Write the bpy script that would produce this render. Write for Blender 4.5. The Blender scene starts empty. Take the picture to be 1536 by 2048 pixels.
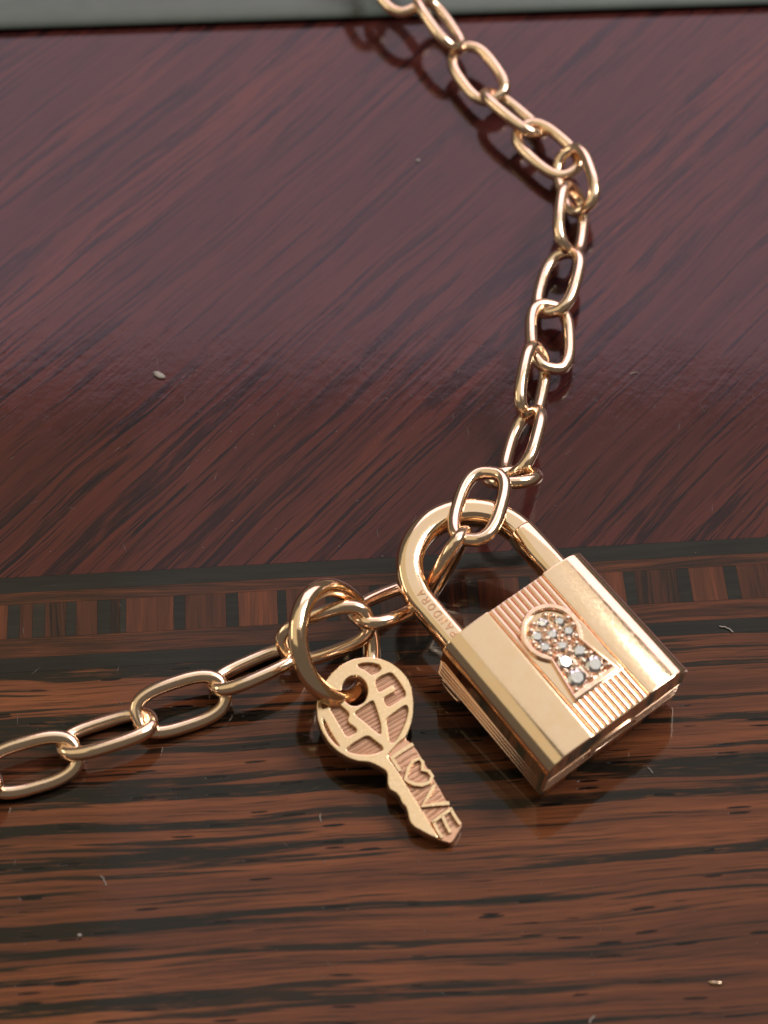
import bpy, bmesh, math, random
from mathutils import Vector, Matrix
random.seed(7)
S = bpy.context.scene
C = S.collection
PI = math.pi
R = math.radians

# ---------------------------------------------------------------- camera (1 unit = 1 cm)
FOV, PITCH = 28.0, R(56)
DIST = 3.3 / math.tan(R(FOV / 2))
FPX = 1024 / math.tan(R(FOV / 2))
CAM = Vector((0, -DIST * math.cos(PITCH), DIST * math.sin(PITCH)))
FW = -CAM.normalized(); RT = Vector((1, 0, 0)); UP = RT.cross(FW)
cd = bpy.data.cameras.new('camera'); cam = bpy.data.objects.new('camera', cd); C.objects.link(cam)
cam.location = CAM; cam.rotation_euler = (PI / 2 - PITCH, 0, 0)
cd.sensor_fit = 'VERTICAL'; cd.sensor_height = 24; cd.lens = 12 / math.tan(R(FOV / 2))
cd.clip_start = 0.1; cd.clip_end = 500
cd.dof.use_dof = True; cd.dof.focus_distance = 12.85; cd.dof.aperture_fstop = 0.28
S.camera = cam

# ---------------------------------------------------------------- world, lamps, exposure
W = bpy.data.worlds.new('World'); S.world = W; W.use_nodes = True
bg = W.node_tree.nodes['Background']
bg.inputs[0].default_value = (1.0, 0.84, 0.68, 1); bg.inputs[1].default_value = 0.12
def area(name, loc, target, sx, sy, radiance, color):
    l = bpy.data.lights.new(name, 'AREA'); l.shape = 'RECTANGLE'; l.size = sx; l.size_y = sy
    l.energy = radiance * PI * sx * sy; l.color = color
    o = bpy.data.objects.new(name, l); C.objects.link(o); o.location = loc
    d = Vector(target) - Vector(loc)
    o.rotation_euler = (0, 0, 0) if abs(d.x) + abs(d.y) < 1e-6 else d.to_track_quat('-Z', 'Y').to_euler()
    return o
area('ceiling_light', (6, 10.6, 30), (6, 10.6, 0), 24, 25.4, 0.70, (1.0, 0.93, 0.84))
area('golden_fill_light', (-28, 3.3, 30), (-28, 3.3, 0), 44, 40, 0.55, (1.0, 0.86, 0.58))  # golden overhead panel, added to turn the padlock's left side from tan to gold
area('window_light', (17.5, 47, 36), (17, 1.3, 0), 67, 30, 2.0, (1.0, 0.77, 0.90))
area('side_window_light', (25, 11, 34), (0, 0, 0), 16, 16, 16.0, (1.0, 0.95, 0.92))
area('left_glint_light', (-40, 6, 15), (0, 0, 0), 20, 8, 3.4, (1.0, 0.85, 0.60))  # unseen light, added to draw a bright line along the padlock's left edge
S.view_settings.view_transform = 'Standard'; S.view_settings.look = 'None'
S.view_settings.exposure = 0; S.view_settings.gamma = 1
S.cycles.max_bounces = 10; S.cycles.glossy_bounces = 6; S.cycles.transmission_bounces = 8
S.cycles.caustics_reflective = False; S.cycles.caustics_refractive = False

# ---------------------------------------------------------------- helpers
def unp(px, py, z=0.0):
    r = FW + RT * ((px - 768) / FPX) + UP * ((1024 - py) / FPX)
    return CAM + r * ((z - CAM.z) / r.z)
class Frame:
    """a flat local frame: x right, y up, z out of its face"""
    def __init__(s, o, x, y):
        s.o = Vector(o); s.x = Vector(x).normalized(); s.z = s.x.cross(Vector(y)).normalized(); s.y = s.z.cross(s.x)
        s.m = Matrix((s.x, s.y, s.z)).transposed().to_4x4(); s.m.translation = s.o
    def px(s, p, off=0.0):
        r = FW + RT * ((p[0] - 768) / FPX) + UP * ((1024 - p[1]) / FPX)
        t = ((s.o + s.z * off - CAM).dot(s.z)) / r.dot(s.z)
        q = CAM + r * t - s.o
        return (q.dot(s.x), q.dot(s.y))
def obj(name, me, mat, parent=None, smooth=None):
    if isinstance(me, bmesh.types.BMesh):
        bm = me; me = bpy.data.meshes.new(name)
        bmesh.ops.recalc_face_normals(bm, faces=bm.faces); bm.to_mesh(me); bm.free()
    o = bpy.data.objects.new(name, me); C.objects.link(o)
    if mat and not me.materials: me.materials.append(mat)
    if parent: o.parent = parent
    if smooth is not None:
        for p in me.polygons: p.use_smooth = True
        me.set_sharp_from_angle(angle=R(smooth))
        if smooth < 55:
            w = o.modifiers.new('even_shading', 'WEIGHTED_NORMAL'); w.keep_sharp = True; w.weight = 100
    return o
def empty(name, loc=(0, 0, 0), m=None):
    o = bpy.data.objects.new(name, None); C.objects.link(o); o.empty_display_size = .1
    if m is not None: o.matrix_world = m
    else: o.location = loc
    return o
def tag(o, label=None, cat=None, group=None, kind=None):
    if label: o['label'] = label
    if cat: o['category'] = cat
    if group: o['group'] = group
    if kind: o['kind'] = kind
    return o
def sweep(bm, pts, sec, closed=True, up=None, cap=True):
    """sweep the 2D section sec along pts; up fixes the section's y axis"""
    n = len(pts); rings = []
    for i in range(n):
        a = pts[(i - 1) % n] if closed or i else pts[0]
        b = pts[(i + 1) % n] if closed or i < n - 1 else pts[-1]
        t = (b - a).normalized()
        u = Vector(up) if up is not None else Vector((0, 0, 1))
        sx = t.cross(u).normalized(); sy = sx.cross(t)
        rings.append([bm.verts.new(pts[i] + sx * p[0] + sy * p[1]) for p in sec])
    m = len(sec)
    for i in range(n if closed else n - 1):
        r0, r1 = rings[i], rings[(i + 1) % n]
        for j in range(m):
            bm.faces.new((r0[j], r0[(j + 1) % m], r1[(j + 1) % m], r1[j]))
    if not closed and cap:
        bm.faces.new(rings[0]); bm.faces.new(rings[-1])
    return bm
def circ(r, n=12, flat=1.0):
    return [(r * math.cos(2 * PI * i / n), r * flat * math.sin(2 * PI * i / n)) for i in range(n)]
def squircle(rx, ry, n=28, e=2.8):
    out = []
    for i in range(n):
        a = 2 * PI * i / n; c, s = math.cos(a), math.sin(a)
        out.append((rx * math.copysign(abs(c) ** (2 / e), c), ry * math.copysign(abs(s) ** (2 / e), s)))
    return out
def stadium(a, b, n=14, e=2.8):
    return [(x * a, y * b) for x, y in squircle(1, 1, n * 4, e)]
def plate(outer, holes, z0, z1, bevel=0.0, res=1):
    """flat plate with holes from z0 to z1 with rounded rims"""
    cu = bpy.data.curves.new('tmp', 'CURVE'); cu.dimensions = '2D'; cu.fill_mode = 'BOTH'
    cu.extrude = (z1 - z0) / 2 - bevel; cu.bevel_depth = bevel; cu.bevel_resolution = res; cu.offset = -bevel
    for loop in [outer] + list(holes):
        sp = cu.splines.new('POLY'); sp.points.add(len(loop) - 1); sp.use_cyclic_u = True
        for p, q in zip(sp.points, loop): p.co = (q[0], q[1], 0, 1)
    t = bpy.data.objects.new('tmp', cu); C.objects.link(t)
    dg = bpy.context.evaluated_depsgraph_get()
    me = bpy.data.meshes.new_from_object(t.evaluated_get(dg))
    bpy.data.objects.remove(t); bpy.data.curves.remove(cu)
    me.transform(Matrix.Translation((0, 0, (z0 + z1) / 2)))
    return me
def round_poly(p, it=2, k=.22):
    for _ in range(it):
        q = []
        for i in range(len(p)):
            a, b = p[i], p[(i + 1) % len(p)]
            q.append((a[0] + (b[0] - a[0]) * k, a[1] + (b[1] - a[1]) * k))
            q.append((b[0] + (a[0] - b[0]) * k, b[1] + (a[1] - b[1]) * k))
        p = q
    return p
def boxm(bm, x0, x1, y0, y1, z0, z1, bev=0.0):
    vs = [bm.verts.new((x, y, z)) for z in (z0, z1) for y in (y0, y1) for x in (x0, x1)]
    fs = [bm.faces.new([vs[i] for i in f]) for f in ((0, 2, 3, 1), (4, 5, 7, 6), (0, 1, 5, 4), (2, 6, 7, 3), (0, 4, 6, 2), (1, 3, 7, 5))]
    if bev: bmesh.ops.bevel(bm, geom=list({e for f in fs for e in f.edges}), offset=bev, segments=3, affect='EDGES', profile=.5)
    return bm
def ribbon(bm, pts, w, z0, z1):
    """a flat bar following pts in the plane"""
    sec = [(-w / 2, z0), (w / 2, z0), (w / 2 * .8, z1), (-w / 2 * .8, z1)]
    closed = len(pts) > 3 and pts[0] == pts[-1]
    P = [Vector((p[0], p[1], 0)) for p in (pts[:-1] if closed else pts)]
    return sweep(bm, P, sec, closed, (0, 0, 1))

# ---------------------------------------------------------------- materials
class NT:
    def __init__(s, name):
        s.m = bpy.data.materials.new(name); s.m.use_nodes = True; s.t = s.m.node_tree
        s.b = s.t.nodes['Principled BSDF']
    def n(s, typ, ins=None, **kw):
        x = s.t.nodes.new(typ)
        for k, v in kw.items(): setattr(x, k, v)
        for k, v in (ins or {}).items():
            if isinstance(v, bpy.types.NodeSocket): s.t.links.new(v, x.inputs[k])
            else: x.inputs[k].default_value = v
        return x
    def math(s, op, a, b=0.0, c=None, clamp=False):
        x = s.n('ShaderNodeMath', operation=op, use_clamp=clamp)
        for i, v in enumerate((a, b) if c is None else (a, b, c)):
            if isinstance(v, bpy.types.NodeSocket): s.t.links.new(v, x.inputs[i])
            else: x.inputs[i].default_value = v
        return x.outputs[0]
    def noise(s, vec, scale=1, detail=3, rough=.55, dist=0.0):
        return s.n('ShaderNodeTexNoise', {'Vector': vec, 'Scale': scale, 'Detail': detail, 'Roughness': rough, 'Distortion': dist}).outputs['Fac']
    def ramp(s, f, stops):
        x = s.n('ShaderNodeValToRGB', {'Fac': f}); e = x.color_ramp.elements
        while len(e) < len(stops): e.new(.5)
        for k, (p, c) in zip(e, stops): k.position = p; k.color = (*c, 1) if len(c) == 3 else c
        return x.outputs['Color']
    def remap(s, f, a, b, c=0.0, d=1.0, smooth=False):
        x = s.n('ShaderNodeMapRange', {'Value': f, 'From Min': a, 'From Max': b, 'To Min': c, 'To Max': d})
        if smooth: x.interpolation_type = 'SMOOTHSTEP'
        return x.outputs[0]
    def mix(s, f, a, b, mode='MIX'):
        x = s.n('ShaderNodeMix', data_type='RGBA', blend_type=mode)
        for k, v in ((0, f), (6, a), (7, b)):
            if isinstance(v, bpy.types.NodeSocket): s.t.links.new(v, x.inputs[k])
            else: x.inputs[k].default_value = v if k == 0 else (*v, 1)
        return x.outputs[2]
    def coords(s, rot=0.0, scale=(1, 1, 1), loc=(0, 0, 0), src=None):
        tc = src or s.n('ShaderNodeTexCoord').outputs['Object']
        a = s.n('ShaderNodeMapping', {'Vector': tc, 'Rotation': (0, 0, rot)}).outputs[0]
        return s.n('ShaderNodeMapping', {'Vector': a, 'Scale': scale, 'Location': loc}).outputs[0]
    def set(s, **kw):
        for k, v in kw.items():
            k = k.replace('_', ' ')
            if isinstance(v, bpy.types.NodeSocket): s.t.links.new(v, s.b.inputs[k])
            else: s.b.inputs[k].default_value = (*v, 1) if isinstance(v, tuple) else v
    def bump(s, h, strength, dist):
        s.t.links.new(s.n('ShaderNodeBump', {'Height': h, 'Strength': strength, 'Distance': dist}).outputs[0], s.b.inputs['Normal'])

def scratches(k):
    f = None
    for rot, seed in ((.5, 0), (-.9, 5), (1.7, 9)):
        n = k.noise(k.coords(rot, (2.2, 130, 40), (seed, seed, seed)), 1.0, 2, .6)
        m = k.remap(n, .66, .74, 0, .07)
        f = m if f is None else k.math('MAXIMUM', f, m)
    return f
def gold(name, col, rough, wear=.3, bump=.018):
    k = NT(name); v = k.coords()
    n1 = k.noise(v, 9, 4); n2 = k.noise(v, 60, 3)
    k.set(Metallic=1.0, Base_Color=k.mix(k.remap(n1, .35, .7), col, tuple(c * f for c, f in zip(col, (1.0, .95, .88)))),
          Roughness=k.math('ADD', k.remap(n2, .3, .75, rough * (1 - wear), rough * (1 + wear)), scratches(k)))
    k.bump(n1, bump, .02)
    return k.m
GOLD = gold('gold', (.95, .73, .51), .11)
GOLD_CHAIN = gold('gold_wire', (.99, .77, .57), .19)
ROSE = gold('rose_gold', (.95, .68, .52), .2); BEAD = gold('bead_gold', (.98, .76, .62), .34)
SATIN = gold('satin_gold', (.86, .65, .41), .24, .2, .015)
SHADE_GOLD = gold('shaded_gold', (.52, .31, .21), .36, .2, .02)  # gold darkened for the key's sunken floors, their shade put into the colour
ENGRAVE = gold('engraved_gold', (.42, .23, .13), .4)

def streaks(k, rot, seed, wob=.05):
    """macassar figure: returns (dark mask, brightness noise, fine fibre)"""
    tc = k.n('ShaderNodeTexCoord').outputs['Object']
    w = k.noise(k.coords(rot, (.35, .9, 1), (seed, 2, 0), tc), 1.0, 2)
    w2 = k.noise(k.coords(rot, (1.6, 3.0, 1), (seed + 3, 1, 0), tc), 1.0, 3)
    rotv = k.coords(rot, (1, 1, 1), (0, 0, 0), tc)
    sep = k.n('ShaderNodeSeparateXYZ', {0: rotv})
    y = k.math('ADD', sep.outputs[1], k.math('MULTIPLY', k.math('SUBTRACT', w, .5), wob * 8))
    y = k.math('ADD', y, k.math('MULTIPLY', k.math('SUBTRACT', w2, .5), wob))
    vec = k.n('ShaderNodeCombineXYZ', {0: sep.outputs[0], 1: y, 2: float(seed)}).outputs[0]
    def lay(sx, sy, det=3, r=.6, off=0.0):
        m = k.n('ShaderNodeMapping', {'Vector': vec, 'Scale': (sx, sy, 1), 'Location': (off, off * 1.7, off)}).outputs[0]
        return k.noise(m, 1.0, det, r)
    return vec, lay

def coat(k, smudge=0.0, rough=.09):
    v = k.coords()
    a = k.noise(v, 2.2, 5, .65); b = k.noise(v, 14, 4, .6)
    r = k.remap(k.math('ADD', a, k.math('MULTIPLY', b, .5)), .6, .95, rough * .75, rough * 1.35 + smudge)
    k.set(Roughness=r, IOR=1.39)
    return a, b

def border_wood():
    k = NT('macassar_border'); vec, lay = streaks(k, 0, 4, .022)
    broad = lay(.16, 6.0, 3, .5); mid = lay(.32, 12, 3, .6, 4); fine = lay(.6, 42, 4, .68, 9); fib = lay(3.0, 110, 3, .7, 2); brk = lay(2.4, 30, 3, .6, 13); fleck = lay(1.6, 75, 3, .6, 17)
    tone = lay(.25, 1.6, 2, .5, 7)
    base = k.ramp(k.math('ADD', k.math('MULTIPLY', tone, .35), k.math('ADD', k.math('MULTIPLY', mid, .35), k.math('MULTIPLY', fine, .30))),
                  [(.36, (.050, .019, .012)), (.46, (.115, .038, .018)), (.55, (.215, .069, .027)), (.66, (.39, .145, .046))])
    base = k.mix(k.remap(fib, .42, .66, 0, .55), base, (.09, .03, .016))
    d1 = k.remap(k.math('ADD', broad, k.math('MULTIPLY', k.math('SUBTRACT', fine, .5), .25)), .545, .575, smooth=True)
    d2 = k.remap(k.math('ADD', mid, k.math('MULTIPLY', broad, .4)), .75, .785, smooth=True)
    d3 = k.remap(k.math('ADD', fine, k.math('MULTIPLY', broad, .5)), .79, .86, smooth=True)
    dark = k.math('MAXIMUM', d1, k.math('MAXIMUM', k.math('MULTIPLY', d2, .95), k.math('MULTIPLY', d3, .85)))
    dark = k.math('MULTIPLY', dark, k.remap(k.math('ADD', brk, fib), .72, .92, .35, 1.0))
    dark = k.math('MAXIMUM', dark, k.math('MULTIPLY', k.remap(fleck, .575, .66), .75))
    col = k.mix(dark, base, k.mix(fine, (.006, .006, .005), (.018, .014, .010)))
    # open pores: short dashes along the grain
    pv = k.n('ShaderNodeMapping', {'Vector': vec, 'Scale': (4.6, 46, 1)}).outputs[0]
    vo = k.n('ShaderNodeTexVoronoi', {'Vector': pv, 'Scale': 1.0, 'Randomness': 1.0})
    sepc = k.n('ShaderNodeSeparateColor', {0: vo.outputs['Color']})
    pick = k.math('GREATER_THAN', k.math('ADD', sepc.outputs[0], k.math('MULTIPLY', dark, .10)), .95)
    ragged = k.math('ADD', vo.outputs['Distance'], k.math('MULTIPLY', fib, .25))
    pore = k.math('MULTIPLY', k.remap(ragged, .50, .44), pick)
    col = k.mix(pore, col, (.004, .003, .003))
    a, b = coat(k, .01, .045)
    k.set(Base_Color=col)
    h = k.math('SUBTRACT', k.math('ADD', k.math('MULTIPLY', a, .25), k.math('MULTIPLY', fine, .06)), k.math('MULTIPLY', pore, 1.0))
    k.bump(h, .35, .012)
    return k.m
def veneer_wood():
    k = NT('mahogany_veneer'); vec, lay = streaks(k, R(-46), 11, .032)
    broad = lay(.22, 1.2, 3, .6); mid = lay(.30, 6.5, 4, .6, 4); fine = lay(.6, 30, 4, .68, 9); fib = lay(4, 70, 3, .7, 2); fleck = lay(1.5, 48, 3, .6, 17); brk = lay(2.0, 16, 3, .6, 13)
    base = k.ramp(k.math('ADD', k.math('MULTIPLY', broad, .5), k.math('MULTIPLY', mid, .5)),
                  [(.34, (.034, .009, .010)), (.46, (.062, .015, .014)), (.57, (.096, .023, .018)), (.70, (.16, .034, .022))])
    base = k.mix(k.remap(fib, .40, .68, 0, .5), base, (.06, .02, .014))
    d1 = k.math('MULTIPLY', k.remap(k.math('ADD', mid, k.math('MULTIPLY', k.math('SUBTRACT', fine, .5), .35)), .53, .58, smooth=True), k.remap(broad, .36, .50))
    d2 = k.math('MULTIPLY', k.remap(fine, .53, .59, smooth=True), k.remap(k.math('ADD', mid, broad), .84, .98))
    dark = k.math('MULTIPLY', k.math('MAXIMUM', k.math('MULTIPLY', d1, .85), d2), k.remap(k.math('ADD', brk, fib), .75, .98, .3, 1.0))
    dark = k.math('MAXIMUM', dark, k.math('MULTIPLY', k.remap(fleck, .58, .66), .7))
    col = k.mix(k.math('MULTIPLY', dark, .95), base, (.007, .005, .009))
    a, b = coat(k, .03, .05)
    k.set(Base_Color=col)
    k.bump(k.math('ADD', k.math('MULTIPLY', a, .3), k.math('ADD', k.math('MULTIPLY', fine, .12), k.math('MULTIPLY', b, .10))), .4, .012)
    return k.m
def strip_wood(name, stops, rot=0.0, seed=2):
    k = NT(name); vec, lay = streaks(k, rot, seed, .03)
    mid = lay(.8, 22, 3, .6, 4); fib = lay(3, 80, 3, .7, 2)
    rnd = k.n('ShaderNodeObjectInfo').outputs['Random']
    f = k.math('ADD', k.math('ADD', k.math('MULTIPLY', mid, .6), k.math('MULTIPLY', fib, .4)), k.math('MULTIPLY', k.math('SUBTRACT', rnd, .5), .34))
    k.set(Base_Color=k.ramp(f, stops)); a, b = coat(k, .02, .05)
    k.bump(k.math('ADD', a, k.math('MULTIPLY', fib, .3)), .2, .008)
    return k.m
M_BORDER = border_wood(); M_VENEER = veneer_wood()
M_EBONY = strip_wood('ebony', [(.3, (.010, .010, .009)), (.6, (.022, .020, .017)), (.85, (.05, .03, .02))])
M_BROWN = strip_wood('rosewood_strip', [(.34, (.015, .009, .007)), (.48, (.05, .019, .011)), (.62, (.13, .040, .018)), (.8, (.25, .075, .026))])
M_BLOCK = strip_wood('rosewood_block', [(.30, (.014, .009, .007)), (.46, (.06, .021, .012)), (.62, (.085, .028, .015)), (.8, (.16, .047, .02))], R(90), 6)

# ---------------------------------------------------------------- the table
p0, p1 = unp(0, 1170), unp(1536, 1087)
TANG = math.atan2(p1.y - p0.y, p1.x - p0.x)
table = tag(empty('table_top'), 'glossy dark wood table top with a banded inlay across it', None, None, 'structure')
table.rotation_euler = (0, 0, TANG)
def tpt(px, py):
    v = unp(px, py); c, s = math.cos(-TANG), math.sin(-TANG)
    return (v.x * c - v.y * s, v.x * s + v.y * c)
TX = 15.0; G = .0006
ys = [tpt(384, y)[1] for y in (1136, 1167, 1190, 1258, 1297, 1325)]
def slab(name, y0, y1, mat, x0=-TX, x1=TX, bev=.003):
    return obj(name, boxm(bmesh.new(), x0 + G, x1 - G, y0 + G, y1 - G, -.6, 0), mat, table)
slab('veneer_panel', ys[0], 16, M_VENEER)
slab('dark_line', ys[1], ys[0], M_EBONY)
slab('brown_strip', ys[2], ys[1], M_BROWN)
slab('brown_strip', ys[4], ys[3], M_BROWN)
slab('dark_line', ys[5], ys[4], M_EBONY)
slab('border_panel', -9, ys[5], M_BORDER)
dark_px = [(15, 40), (65, 90), (132, 152), (195, 222), (240, 252), (347, 370), (452, 477), (555, 573), (652, 676), (742, 760), (845, 870), (935, 958), (1040, 1062), (1145, 1166), (1250, 1273), (1357, 1382), (1451, 1478)]
xs = []
for a, b in dark_px:
    ya = 1224 - .054 * (a - 384)
    xs.append((tpt(a, ya)[0], tpt(b, ya)[0]))
x = xs[0][0] - .02; step = .33
left = []
while x > -6: left.append((x - .33 - random.uniform(0, .06), x - .25)); x -= step
x = xs[-1][1]; right = []
while x < 6: right.append((x + .25, x + .33 + random.uniform(0, .05))); x += step
prev = None
for a, b in sorted(left + xs + right):
    if prev is not None and a - prev > .03: slab('inlay_block', ys[3], ys[2], M_BLOCK, prev, a, .002)
    slab('inlay_block', ys[3], ys[2], M_EBONY, a, b, .002); prev = b
slab('inlay_end_strip', ys[3], ys[2], M_BROWN, -TX, min(left)[0]); slab('inlay_end_strip', ys[3], ys[2], M_BROWN, prev, TX)

# grey slab along the far side
k = NT('grey_stone'); v = k.coords()
n = k.noise(v, 5, 5, .6); n2 = k.noise(v, 40, 3)
k.set(Base_Color=k.mix(k.remap(n, .3, .7), (.092, .114, .105), (.108, .130, .120)), Roughness=k.remap(n2, .3, .7, .42, .6)); k.bump(n2, .05, .01)
a, b = unp(0, 66), unp(1536, 16)
ang = math.atan2(b.y - a.y, b.x - a.x)
g = tag(empty('grey_slab', ((a + b) / 2)), 'smooth grey green slab lying along the far side of the table under the chain', 'slab'); g.rotation_euler = (0, 0, ang)
sec = [(0.10, 0.0), (.03, .015), (0, .04), (.01, .065), (.04, .09), (.10, .105), (.25, .11), (7, .11), (7, 0)]
bm = bmesh.new(); sweep(bm, [Vector((-11, 0, 0)), Vector((11, 0, 0))], [(-p, q) for p, q in sec], False, (0, 0, 1))
obj('slab_body', bm, k.m, g, 40)

# ---------------------------------------------------------------- padlock
TILT, YAW, LT, LH, HW = R(7), .668, .53, .485, .545
lz = LT * math.cos(TILT) + LH * math.sin(TILT) + .004
lu = Vector((math.cos(YAW), math.sin(YAW), 0)); lv = Vector((-math.sin(YAW), math.cos(YAW), 0))
lc = unp(1122, 1315, lz) + lu * .053
LF = Frame(lc, lu, lv * math.cos(TILT) + Vector((0, 0, 1)) * math.sin(TILT))
lock = tag(empty('padlock', m=LF.m), 'rose gold padlock charm with ribbed band and keyhole of pale gems', 'padlock')
BH = .205                                          # half width of the ribbed band
def half_profile():
    p = [(0, -.022), (BH, -.022), (BH + .004, -.02), (BH + .006, -.010), (BH + .012, -.002), (BH + .022, 0)]
    x0 = BH + .022
    for i in range(1, 31):
        t = math.sin(PI / 2 * i / 30); p.append((x0 + (HW - x0) * t, -.03 * t * t - .105 * (1 - max(0, 1 - t ** 5.0) ** (1 / 2.0))))
    p += [(HW, -.24), (HW, -.40)]
    for i in range(1, 8):
        a = PI / 2 * i / 7; p.append((HW - .12 * (1 - math.cos(a)), -.40 - .13 * math.sin(a)))
    return p
hp = half_profile()
prof = hp + [(-x, y) for x, y in reversed(hp[1:])]
def inset(pr, d):
    out = []; n = len(pr)
    for i in range(n):
        a, b, c = Vector(pr[i - 1]), Vector(pr[i]), Vector(pr[(i + 1) % n])
        e1 = (b - a).normalized() if (b - a).length > 1e-9 else Vector((1, 0)); e2 = (c - b).normalized() if (c - b).length > 1e-9 else e1
        nn = Vector((e1.y + e2.y, -e1.x - e2.x)); nn = nn.normalized() if nn.length > 1e-6 else Vector((0, 0))
        out.append((b.x - 0 + nn.x * d, b.y + nn.y * d))
    return out
bm = bmesh.new(); rings = []
for yv, d in ((-LH, .012), (-LH + .001, .007), (-LH + .004, .002), (-LH + .011, 0), (LH - .011, 0), (LH - .004, .002), (LH - .001, .007), (LH, .012)):
    tp = 1 - .012 * yv / LH
    rings.append([bm.verts.new((x * tp, yv, z)) for x, z in inset(prof, d)])
for r0, r1 in zip(rings, rings[1:]):
    for j in range(len(r0)): bm.faces.new((r0[j], r0[(j + 1) % len(r0)], r1[(j + 1) % len(r1)], r1[j]))
bm.faces.new(rings[0]); bm.faces.new(rings[-1])
obj('lock_body', bm, GOLD, lock, 38)
# ribs of the centre band
NR = 10; rw = 2 * BH / NR
bm = bmesh.new()
sec = [(rw * .46 * math.cos(PI * i / 8), .017 * math.sin(PI * i / 8) ** .8) for i in range(9)]
sweep(bm, [Vector((0, -LH + .012, 0)), Vector((0, -LH + .02, .002)), Vector((0, LH - .02, .002)), Vector((0, LH - .012, 0))], sec, False, (0, 0, 1))
rib0 = obj('rib', bm, ROSE, lock, 60)
for i in range(NR):
    r = rib0 if i == 0 else rib0.copy()
    if i: C.objects.link(r); r.parent = lock
    r.location = (-BH + rw * (i + .5), 0, -.0215)
# grooved lines round the sides
for zz in (-.27, -.315, -.36, -.405):
    bm = bmesh.new(); pts = []
    for cx, cy, a0 in ((HW - .04, LH - .04, 0), (-HW + .04, LH - .04, PI / 2), (-HW + .04, -LH + .04, PI), (HW - .04, -LH + .04, 1.5 * PI)):
        for i in range(6):
            a = a0 + PI / 2 * i / 5; pts.append(Vector((cx + .041 * math.cos(a), cy + .041 * math.sin(a), zz)))
    sweep(bm, pts, circ(.0065, 10), True, (0, 0, 1)); obj('side_line', bm, ROSE, lock, 60)
def ring_on(pts3, r, name, mat, up):
    bm = bmesh.new(); sweep(bm, pts3, circ(r, 8), True, up); return obj(name, bm, mat, lock, 60)
ring_on([Vector((a - .01, -LH - .004, b - .30)) for a, b in stadium(.18, .06, 8)], .011, 'hinge_lip', ROSE, (0, 1, 0))
ring_on([Vector((-HW - .004, a + .34, b - .44)) for a, b in stadium(.085, .03, 6)], .008, 'side_latch', ROSE, (1, 0, 0))
# shackle
SZ, SR, SY = -.25, .397, .335
sp = [Vector((-SR, LH - .05, SZ)), Vector((-SR, LH + .02, SZ)), Vector((-SR, LH + SY * .5, SZ)), Vector((-SR, LH + SY * .9, SZ))]
for i in range(0, 29):
    a = PI - PI * i / 28; sp.append(Vector((SR * math.cos(a), LH + SY + SR * math.sin(a), SZ)))
sp += [Vector((SR, LH + SY * .9, SZ)), Vector((SR, LH + SY * .5, SZ)), Vector((SR, LH + .02, SZ)), Vector((SR, LH - .05, SZ))]
bm = bmesh.new(); sweep(bm, sp, squircle(.084, .082), False, (0, 0, 1))
shackle = obj('shackle', bm, GOLD, lock, 60)
bm = bmesh.new(); yt = LH + SY + .05
sl = [(yt, .90), (yt - .004, .99), (yt - .02, 1.07), (LH + .1, 1.07), (LH - .03, 1.07)]
ps = [[bm.verts.new((SR + x * k_, y_, SZ + z * k_)) for x, z in squircle(.084, .082)] for y_, k_ in sl]
for r0, r1 in zip(ps, ps[1:]):
    for j in range(len(r0)): bm.faces.new((r0[j], r0[(j + 1) % len(r0)], r1[(j + 1) % len(r1)], r1[j]))
bm.faces.new(ps[0]); bm.faces.new(ps[-1]); obj('shackle_sleeve', bm, GOLD, lock, 60)
GL = {'P': [[(0, 0), (0, 1)], [(0, 1), (.45, 1), (.62, .86), (.62, .64), (.45, .5), (0, .5)]],
      'A': [[(0, 0), (.36, 1), (.72, 0)], [(.14, .36), (.58, .36)]],
      'N': [[(0, 0), (0, 1), (.66, 0), (.66, 1)]],
      'D': [[(0, 0), (0, 1), (.34, 1), (.62, .76), (.68, .5), (.62, .24), (.34, 0), (0, 0)]],
      'O': [[(.38, 0), (.12, .14), (0, .5), (.12, .86), (.38, 1), (.64, .86), (.76, .5), (.64, .14), (.38, 0)]],
      'R': [[(0, 0), (0, 1)], [(0, 1), (.45, 1), (.62, .86), (.62, .64), (.45, .52), (0, .52)], [(.32, .52), (.66, 0)]]}
yy = LH + .04; HT = .047
for ch in 'PANDORA':
    bm = bmesh.new(); wmax = max(p[0] for st in GL[ch] for p in st)
    for st in GL[ch]:
        # reads from the body towards the arch, letter tops to the left
        pts = []
        for gx, gy in st:
            s = yy + gx * HT * .92; off = (gy - .5) * HT
            over = s - (LH + SY)
            if over > 0:
                a = over / SR; rr = SR + off; pts.append((-rr * math.cos(a), LH + SY + rr * math.sin(a)))
            else: pts.append((-SR - off, s))
        ribbon(bm, pts, .0095, SZ + .0815, SZ + .0845)
    obj('letter', bm, ENGRAVE, shackle)
    yy += wmax * HT * .92 + .024
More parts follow.
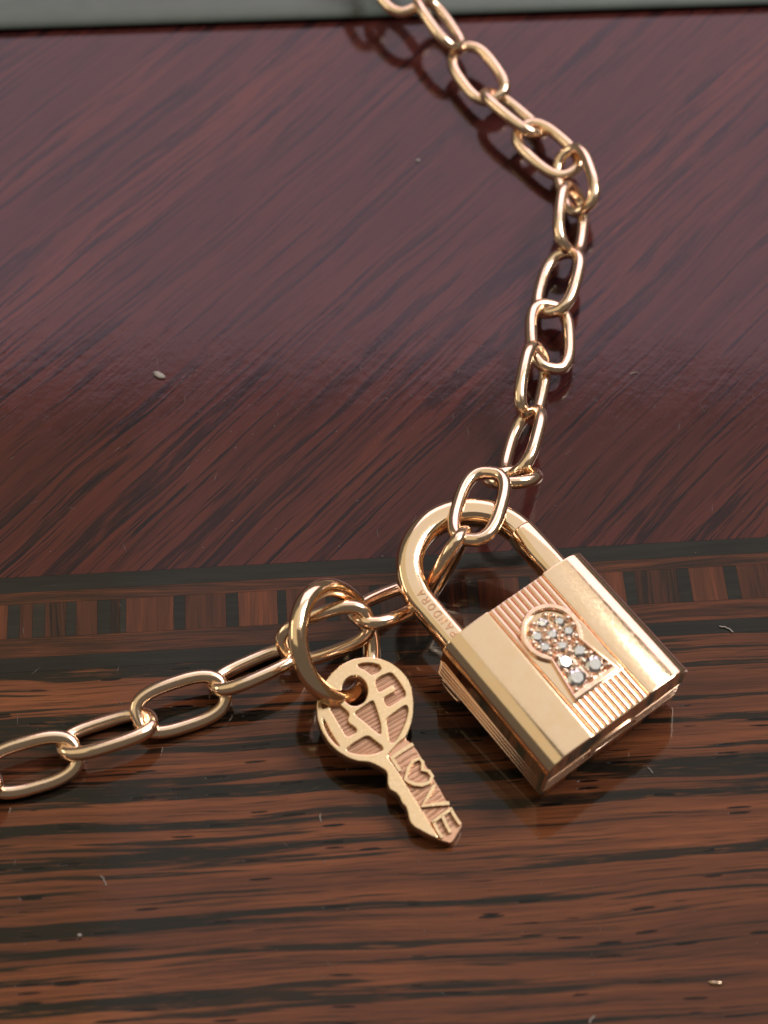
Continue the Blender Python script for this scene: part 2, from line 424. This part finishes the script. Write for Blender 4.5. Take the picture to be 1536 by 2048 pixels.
# keyhole
KC = (0, .152)
def keyhole(rc, nh, nv, bh, bv, n=30):
    a0 = math.asin(min(1, nh / rc)); pts = []
    for i in range(n + 1):
        a = -PI / 2 + a0 + (2 * PI - 2 * a0) * i / n
        pts.append((KC[0] + rc * math.cos(a), KC[1] + rc * math.sin(a)))
    pts += [(-bh, -bv), (bh, -bv)]
    return pts
ko = keyhole(.186, .122, 0, .172, .262); ki = keyhole(.150, .098, 0, .148, .224)
side_plate = [(-BH + .006, .12), (-BH + .006, -.268), (BH - .006, -.268), (BH - .006, .12), (.17, .14), (-.17, .14)]
kp = obj('keyhole_plate', plate(side_plate, [ki], -.021, .000, .004), GOLD, lock, 40)
kf = obj('keyhole_frame', plate(ko, [ki], -.02, .024, .008, 2), ROSE, lock, 50)
ks = obj('gem_setting', plate(keyhole(.156, .104, 0, .154, .230), [], -.021, -.006, .0), BEAD, lock, 40)
def c8(p, off): return LF.px((1020 + p[0] / 6.4, 1180 + p[1] / 6.4), off)
k = NT('pale_gem'); k.set(Base_Color=(.97, .99, 1.0), Roughness=.06, IOR=2.1, Metallic=.8, Transmission_Weight=1.0); GEM = k.m
def gem_mesh():
    bm = bmesh.new()
    t = [bm.verts.new((.56 * math.cos(PI / 4 * i), .56 * math.sin(PI / 4 * i), .36)) for i in range(8)]
    m = [bm.verts.new((.82 * math.cos(PI / 4 * i + PI / 8), .82 * math.sin(PI / 4 * i + PI / 8), .22)) for i in range(8)]
    g_ = [bm.verts.new((math.cos(PI / 4 * i), math.sin(PI / 4 * i), .02)) for i in range(8)]
    b_ = [bm.verts.new((.5 * math.cos(PI / 4 * i + PI / 8), .5 * math.sin(PI / 4 * i + PI / 8), -.38)) for i in range(8)]
    c_ = bm.verts.new((0, 0, -.78)); bm.faces.new(t)
    for i in range(8):
        j = (i + 1) % 8
        bm.faces.new((t[i], m[i], t[j])); bm.faces.new((t[j], m[i], g_[j], m[j])); bm.faces.new((m[i], g_[i], g_[j]))
        bm.faces.new((g_[i], b_[i], g_[j])); bm.faces.new((g_[j], b_[i], c_, b_[j]))
    return bm
gem0 = None
for gx, gy, gr in ((420, 430, 68), (635, 410, 66), (350, 605, 74), (545, 575, 70), (755, 535, 66), (455, 740, 68), (670, 720, 68), (895, 785, 86), (710, 930, 90), (1085, 960, 108), (855, 1130, 114)):
    q = c8((gx, gy), .0)
    if gem0 is None: o = gem0 = obj('gemstone', gem_mesh(), GEM, ks)
    else: o = gem0.copy(); C.objects.link(o); o.parent = ks
    r = gr / 6.4 / 268
    o.location = (q[0] - .003, q[1], .006); o.scale = (r, r, r); o.rotation_euler = (random.uniform(-.12, .12), random.uniform(-.12, .12), random.uniform(0, 1))
bead0 = None
for gx, gy in ((450, 335), (550, 345), (735, 370), (300, 450), (265, 535), (440, 540), (520, 490), (630, 515), (800, 455), (465, 635), (570, 680), (655, 610), (750, 650), (840, 600), (295, 690), (360, 755), (590, 770), (750, 795), (515, 835), (600, 865), (845, 690), (1025, 820), (925, 910), (840, 975), (720, 1060), (1250, 965), (1035, 1125), (840, 1290)):
    q = c8((gx, gy), .0)
    if bead0 is None:
        bm = bmesh.new(); bmesh.ops.create_uvsphere(bm, u_segments=10, v_segments=8, radius=1); o = bead0 = obj('prong_bead', bm, BEAD, ks, 180)
    else: o = bead0.copy(); C.objects.link(o); o.parent = ks
    r = random.uniform(.021, .025); o.location = (q[0] - .003, q[1], .004); o.scale = (r, r, r * 1.3)

# ---------------------------------------------------------------- key
def c6(p): return (600 + p[0] / 4.267, 1300 + p[1] / 4.267)
kb, kt = unp(*c6((560, 500)), .26), unp(*c6((1290, 1560)), .10)
ax = (kb - kt).normalized(); side = ax.cross(Vector((0, 0, 1))).normalized()
KF = Frame(kb, side, ax)
key = tag(empty('key_charm', m=KF.m), 'small gold key charm with round pierced head and raised LOVE lettering', 'key')
def kp6(L): return [KF.px(c6(p)) for p in L]
outline = [(905, 745), (930, 760), (962, 790), (1012, 852), (1080, 970), (1150, 1090), (1220, 1210), (1280, 1320), (1335, 1400), (1390, 1470), (1384, 1502), (1335, 1590), (1300, 1640), (1215, 1620), (1120, 1588), (1040, 1545), (985, 1515), (950, 1480), (932, 1440), (920, 1380), (905, 1335), (872, 1305), (850, 1250), (825, 1222), (770, 1190), (748, 1140), (748, 1060), (735, 1030), (660, 985), (585, 955), (500, 950), (420, 925), (330, 870), (250, 795), (185, 690), (148, 580), (142, 470), (160, 375), (200, 285), (265, 197), (355, 122), (455, 75), (560, 58), (675, 68), (775, 105), (858, 165), (920, 240), (958, 330), (972, 430), (968, 540), (945, 650)]
hole = [(468 + 112 * math.cos(2 * PI * i / 28), 348 + 130 * math.sin(2 * PI * i / 28)) for i in range(28)]
pockets = [[(490, 128), (535, 112), (610, 110), (680, 128), (696, 160), (655, 195), (612, 216), (580, 190), (545, 165), (510, 155)],
           [(636, 270), (690, 225), (765, 192), (800, 208), (850, 275), (898, 350), (902, 392), (830, 440), (748, 492), (708, 415), (760, 382), (822, 350), (798, 295), (735, 330), (672, 364)],
           [(462, 540), (540, 485), (612, 434), (632, 440), (665, 540), (692, 640), (690, 728), (620, 675), (560, 620), (500, 575)],
           [(735, 600), (765, 565), (890, 475), (916, 475), (926, 510), (905, 600), (870, 680), (830, 750), (785, 797), (765, 780), (750, 690)],
           [(395, 850), (450, 800), (555, 737), (592, 735), (650, 780), (705, 822), (710, 850), (660, 880), (580, 896), (490, 890), (420, 872)],
           [(190, 503), (186, 440), (208, 380), (240, 385), (262, 440), (240, 482)],
           [(248, 492), (298, 440), (360, 480), (425, 542), (402, 602), (430, 632), (486, 672), (480, 702), (400, 746), (360, 680), (310, 592)],
           [(194, 580), (215, 605), (270, 715), (345, 830), (300, 800), (245, 735), (205, 650)]]
tray = [(742, 905), (850, 832), (962, 788), (1012, 852), (1080, 970), (1150, 1090), (1220, 1210), (1280, 1320), (1335, 1400), (1390, 1470), (1384, 1502), (1335, 1590), (1300, 1640), (1215, 1620), (1190, 1612), (1060, 1400), (900, 1140)]
ko_ = round_poly(kp6(outline), 1, .2); kh = kp6(hole)
obj('key_blank', plate(ko_, [kh], -.085, -.030, .006), SHADE_GOLD, key, 40)
# raised face: the outline without the lettered tray, with pockets cut through
rim = [(905, 745), (850, 785), (742, 905), (820, 1010), (900, 1140), (1060, 1400), (1190, 1612)] + outline[14:]
pk = [round_poly(kp6(p), 2, .18) for p in pockets]
obj('key_face', plate(round_poly(kp6(rim), 1, .15), [kh] + pk, -.031, 0, .006), SATIN, key, 40)
# hammered ridges on the floors of the pockets and of the tray
def ridges(a0, a1, b0, b1, n, w, zz, name):
    for i in range(n):
        t = (i + .5) / n
        A = KF.px(c6((a0[0] + (a1[0] - a0[0]) * t, a0[1] + (a1[1] - a0[1]) * t))); B = KF.px(c6((b0[0] + (b1[0] - b0[0]) * t, b0[1] + (b1[1] - b0[1]) * t)))
        bm = bmesh.new(); d = Vector((B[0] - A[0], B[1] - A[1], 0)); m = 6
        P = [Vector((A[0], A[1], zz)) + d * (j / m) + Vector((random.uniform(-.003, .003), random.uniform(-.003, .003), 0)) for j in range(m + 1)]
        sweep(bm, P, [(w * math.cos(PI * j / 5), w * .62 * math.sin(PI * j / 5)) for j in range(6)], False, (0, 0, 1))
        obj('ridge', bm, SHADE_GOLD, key, 70)
def in_bow(i, n):
    """chords across the bow, square to the ridge direction"""
    d = Vector((.86, -.51)); q = Vector((.51, .86)); c = Vector((556, 500)); t = -370 + 740 * (i + .5) / n
    h = math.sqrt(max(0, 395 ** 2 - t * t)); a = c + q * t - d * h; b = c + q * t + d * h; return a, b
hc = Vector((468, 348))
for i in range(22):
    a, b = in_bow(i, 22); d = (b - a); L = d.length; d = d / L
    s = (hc - a).dot(d); perp = ((hc - a) - d * s).length; segs = [(0, L)]
    if perp < 145:
        hh = math.sqrt(145 ** 2 - perp ** 2) ; segs = [(0, s - hh), (s + hh, L)]
    for s0, s1 in segs:
        if s1 - s0 < 30: continue
        A, B = a + d * s0, a + d * s1
        ridges((A.x, A.y), (A.x, A.y), (B.x, B.y), (B.x, B.y), 1, .0085, -.031, 'ridge')
for i in range(17):
    t = (i + .6) / 17.6
    a = (790 + (1230 - 790) * t, 960 + (1590 - 960) * t); b = (985 + (1360 - 985) * t, 840 + (1480 - 840) * t)
    ridges(a, a, b, b, 1, .0075, -.031, 'ridge')
def letter(name, strokes, w=.026):
    bm = bmesh.new()
    for st in strokes:
        P = [KF.px(c6(p)) for p in st]
        if st[0] == st[-1]: P[-1] = P[0]
        ribbon(bm, P, w, -.034, -.002)
    return obj(name, bm, SATIN, key)
letter('letter', [[(775, 925), (870, 858), (965, 800)], [(790, 925), (855, 1030)]])
heart = [(900, 1105), (925, 1010), (965, 945), (1020, 922), (1050, 955), (1045, 1020), (1100, 1030), (1130, 1075), (1110, 1125), (1040, 1150), (970, 1140), (900, 1105)]
letter('heart', [heart], .024)
letter('letter', [[(1150, 1150), (1095, 1250), (1042, 1330), (1160, 1312), (1275, 1305)]])
letter('letter', [[(1130, 1470), (1215, 1405), (1300, 1350)], [(1142, 1462), (1175, 1540), (1215, 1600)], [(1215, 1410), (1245, 1480), (1285, 1555)], [(1290, 1360), (1330, 1430), (1370, 1485)]], .022)
letter('tray_edge', [[(775, 960), (880, 1130), (1045, 1400), (1170, 1600)]], .014)

# ---------------------------------------------------------------- ring that joins key and chain
ring = tag(empty('jump_ring', unp(671, 1286, .37)), 'thick round gold ring linking the key charm to the chain', 'ring')
e1 = Vector((.22, -.82, -.53)).normalized(); e2 = Vector((.66, .34, -.70)); e2 = (e2 - e1 * e2.dot(e1)).normalized()
nn = e1.cross(e2)
RR = .33; bm = bmesh.new()
sweep(bm, [e1 * (RR * 1.02 * math.cos(2 * PI * i / 56)) + e2 * (RR * math.sin(2 * PI * i / 56)) for i in range(56)], circ(.058, 16), True, nn)
obj('ring_wire', bm, GOLD, ring, 60)

# ---------------------------------------------------------------- chain
chain = tag(empty('chain_necklace', (0, 0, 0)), 'gold chain of long oval links running from the far slab through the padlock', 'necklace')
WIRE = .0425
def link(p1, z1, p2, z2, roll, L=.63, Wd=.355, report=None):
    A, B = unp(*p1, z1), unp(*p2, z2); d = (B - A); ln = d.length; d.normalize(); mid = (A + B) / 2
    s = Vector((0, 0, 1)).cross(d).normalized(); u = d.cross(s)
    wv = s * math.cos(R(roll)) + u * math.sin(R(roll)); nv = d.cross(wv)
    if abs(ln - L) > .06: print('link', p1, p2, round(ln, 3))
    a, b = L / 2 - WIRE, Wd / 2 - WIRE
    bm = bmesh.new(); sweep(bm, [d * x + wv * y for x, y in stadium(a, b)], circ(WIRE, 12), True, nv)
    o = obj('chain_link', bm, GOLD_CHAIN, chain, 60); o.location = mid
    return o
def hz(roll, lift=0.0): return WIRE + .14 * abs(math.sin(R(roll))) + lift + .004
def fl(p1, p2, roll, l1=0.0, l2=None, **kw): l2 = l1 if l2 is None else l2; return link(p1, hz(roll, l1), p2, hz(roll, l2), roll, **kw)
# left run
fl((-210, 1640), (14, 1552), -29)
fl((-37, 1557), (160, 1502), 24)
fl((112, 1500), (316, 1436), -29)
fl((265, 1440), (458, 1377), 24)
fl((414, 1380), (606, 1296), -37)
fl((558, 1300), (745, 1233), 55, .03, .20)
fl((697, 1247), (872, 1172), -22, .26, .04)
link((930, 1058), .66, (848, 1210), .10, 70)
link((986, 920), .56, (931, 1107), .62, 12)
# right run, far to near
fl((690, -190), (760, -50), -40, .3, .25)
fl((745, -85), (830, 32), 8, .24, .20)
fl((838, -15), (925, 112), -38, .12, .07)
fl((913, 88), (1001, 207), 14, .09, .07)
fl((969, 178), (1087, 277), -36, .03, .03)
fl((1036, 247), (1156, 352), 10, .08, .07)
fl((1132, 300), (1172, 422), 44, .05, .05)
fl((1150, 366), (1134, 516), -50, .06, .04)
fl((1138, 490), (1096, 642), 28, .06, .05)
fl((1098, 600), (1103, 748), -14, .08, .08)
fl((1081, 690), (1049, 842), -60, .03, .03)
fl((1065, 815), (1026, 960), 50, .06, .14)
# small round ring between the two runs
vd = (CAM - unp(1024, 955, .35)).normalized(); pv = Vector((0, 1, 0)); pv = (pv - vd * pv.dot(vd)).normalized()
nr = pv * math.cos(R(13)) + vd * math.sin(R(13)); ea = Vector((1, .12, 0)); ea = (ea - nr * ea.dot(nr)).normalized(); eb = nr.cross(ea)
bm = bmesh.new(); sweep(bm, [ea * (.158 * math.cos(2 * PI * i / 40)) + eb * (.15 * math.sin(2 * PI * i / 40)) for i in range(40)], circ(WIRE, 12), True, nr)
o = obj('round_link', bm, GOLD_CHAIN, chain, 60); o.location = unp(1024, 955, .36)

# ---------------------------------------------------------------- dust and lint
k = NT('dust'); k.set(Base_Color=(.33, .30, .27), Roughness=.8); DUST = k.m
def fleck(px, py, ln, wd, ang, label, mat=DUST, cat='lint'):
    bm = bmesh.new(); n = 7; c = unp(px, py, 0)
    P = [Vector(((i / (n - 1) - .5) * ln, .18 * ln * math.sin(3 * i / (n - 1)) * random.uniform(.4, 1), wd * .9)) for i in range(n)]
    sweep(bm, P, circ(wd, 6), False, (0, 0, 1))
    o = obj('lint_fleck', bm, mat, None, 60); o.location = c; o.rotation_euler = (0, 0, R(ang))
    return tag(o, label, cat, 'specks of lint on the table')
def crumb(px, py, rx, ry, rz, ang, label, mat=DUST):
    bm = bmesh.new(); bmesh.ops.create_icosphere(bm, subdivisions=2, radius=1)
    for v in bm.verts:
        f = random.uniform(.8, 1.15); v.co = Vector((v.co.x * rx * f, v.co.y * ry * f, (v.co.z + .7) * rz * f))
    o = obj('crumb', bm, mat, None, 180); o.location = unp(px, py, 0); o.rotation_euler = (0, 0, R(ang))
    return tag(o, label, 'crumb', 'crumbs on the table')
crumb(318, 752, .05, .022, .012, -32, 'pale oval crumb on the dark red veneer left of the chain')
crumb(1432, 1967, .042, .013, .012, -5, 'bright golden fleck on the striped border near the bottom right corner', GOLD)
crumb(159, 1871, .014, .009, .007, 0, 'white dust speck on the border at the lower left')
crumb(836, 322, .016, .013, .008, 0, 'pale round speck on the veneer left of the far chain links')
fleck(642, 1636, .05, .003, 95, 'tiny upright hair on the border left of the key blade')
fleck(206, 1762, .07, .003, -60, 'thin curved hair on a dark streak below the left chain run')
fleck(1452, 1260, .09, .006, -30, 'white curl of lint on the lower dark inlay line right of the padlock')
fleck(1268, 748, .055, .004, 10, 'short white thread on the veneer right of the small chain links')
fleck(1300, 1542, .045, .004, -55, 'small pale lint thread on the border right of the padlock base')
fleck(1184, 2040, .05, .005, 50, 'pale splinter on the border at the bottom edge')
# fine dust lying on the lacquer
bm = bmesh.new()
for i in range(260):
    px, py = random.uniform(20, 1516), random.uniform(110, 2030)
    if i < 110: py = random.gauss(820, 130)
    c = unp(px, py, .0012); a = random.uniform(0, PI); ln = random.choice((.004, .005, .006, .008, .03, .045)); w = .0016 if ln > .01 else ln * .7
    d = Vector((math.cos(a), math.sin(a), 0)) * ln; e = Vector((-math.sin(a), math.cos(a), 0)) * w; up = Vector((0, 0, w))
    vs = [bm.verts.new(c + q) for q in (d, e, -d, -e)]; t = bm.verts.new(c + up)
    for j in range(4): bm.faces.new((vs[j], vs[(j + 1) % 4], t))
    bm.faces.new(vs[::-1])
k = NT('fine_dust'); k.set(Base_Color=(.20, .16, .15), Roughness=.9)
tag(obj('fine_dust', bm, k.m), 'fine pale dust scattered over the lacquered table', 'dust', None, 'stuff')
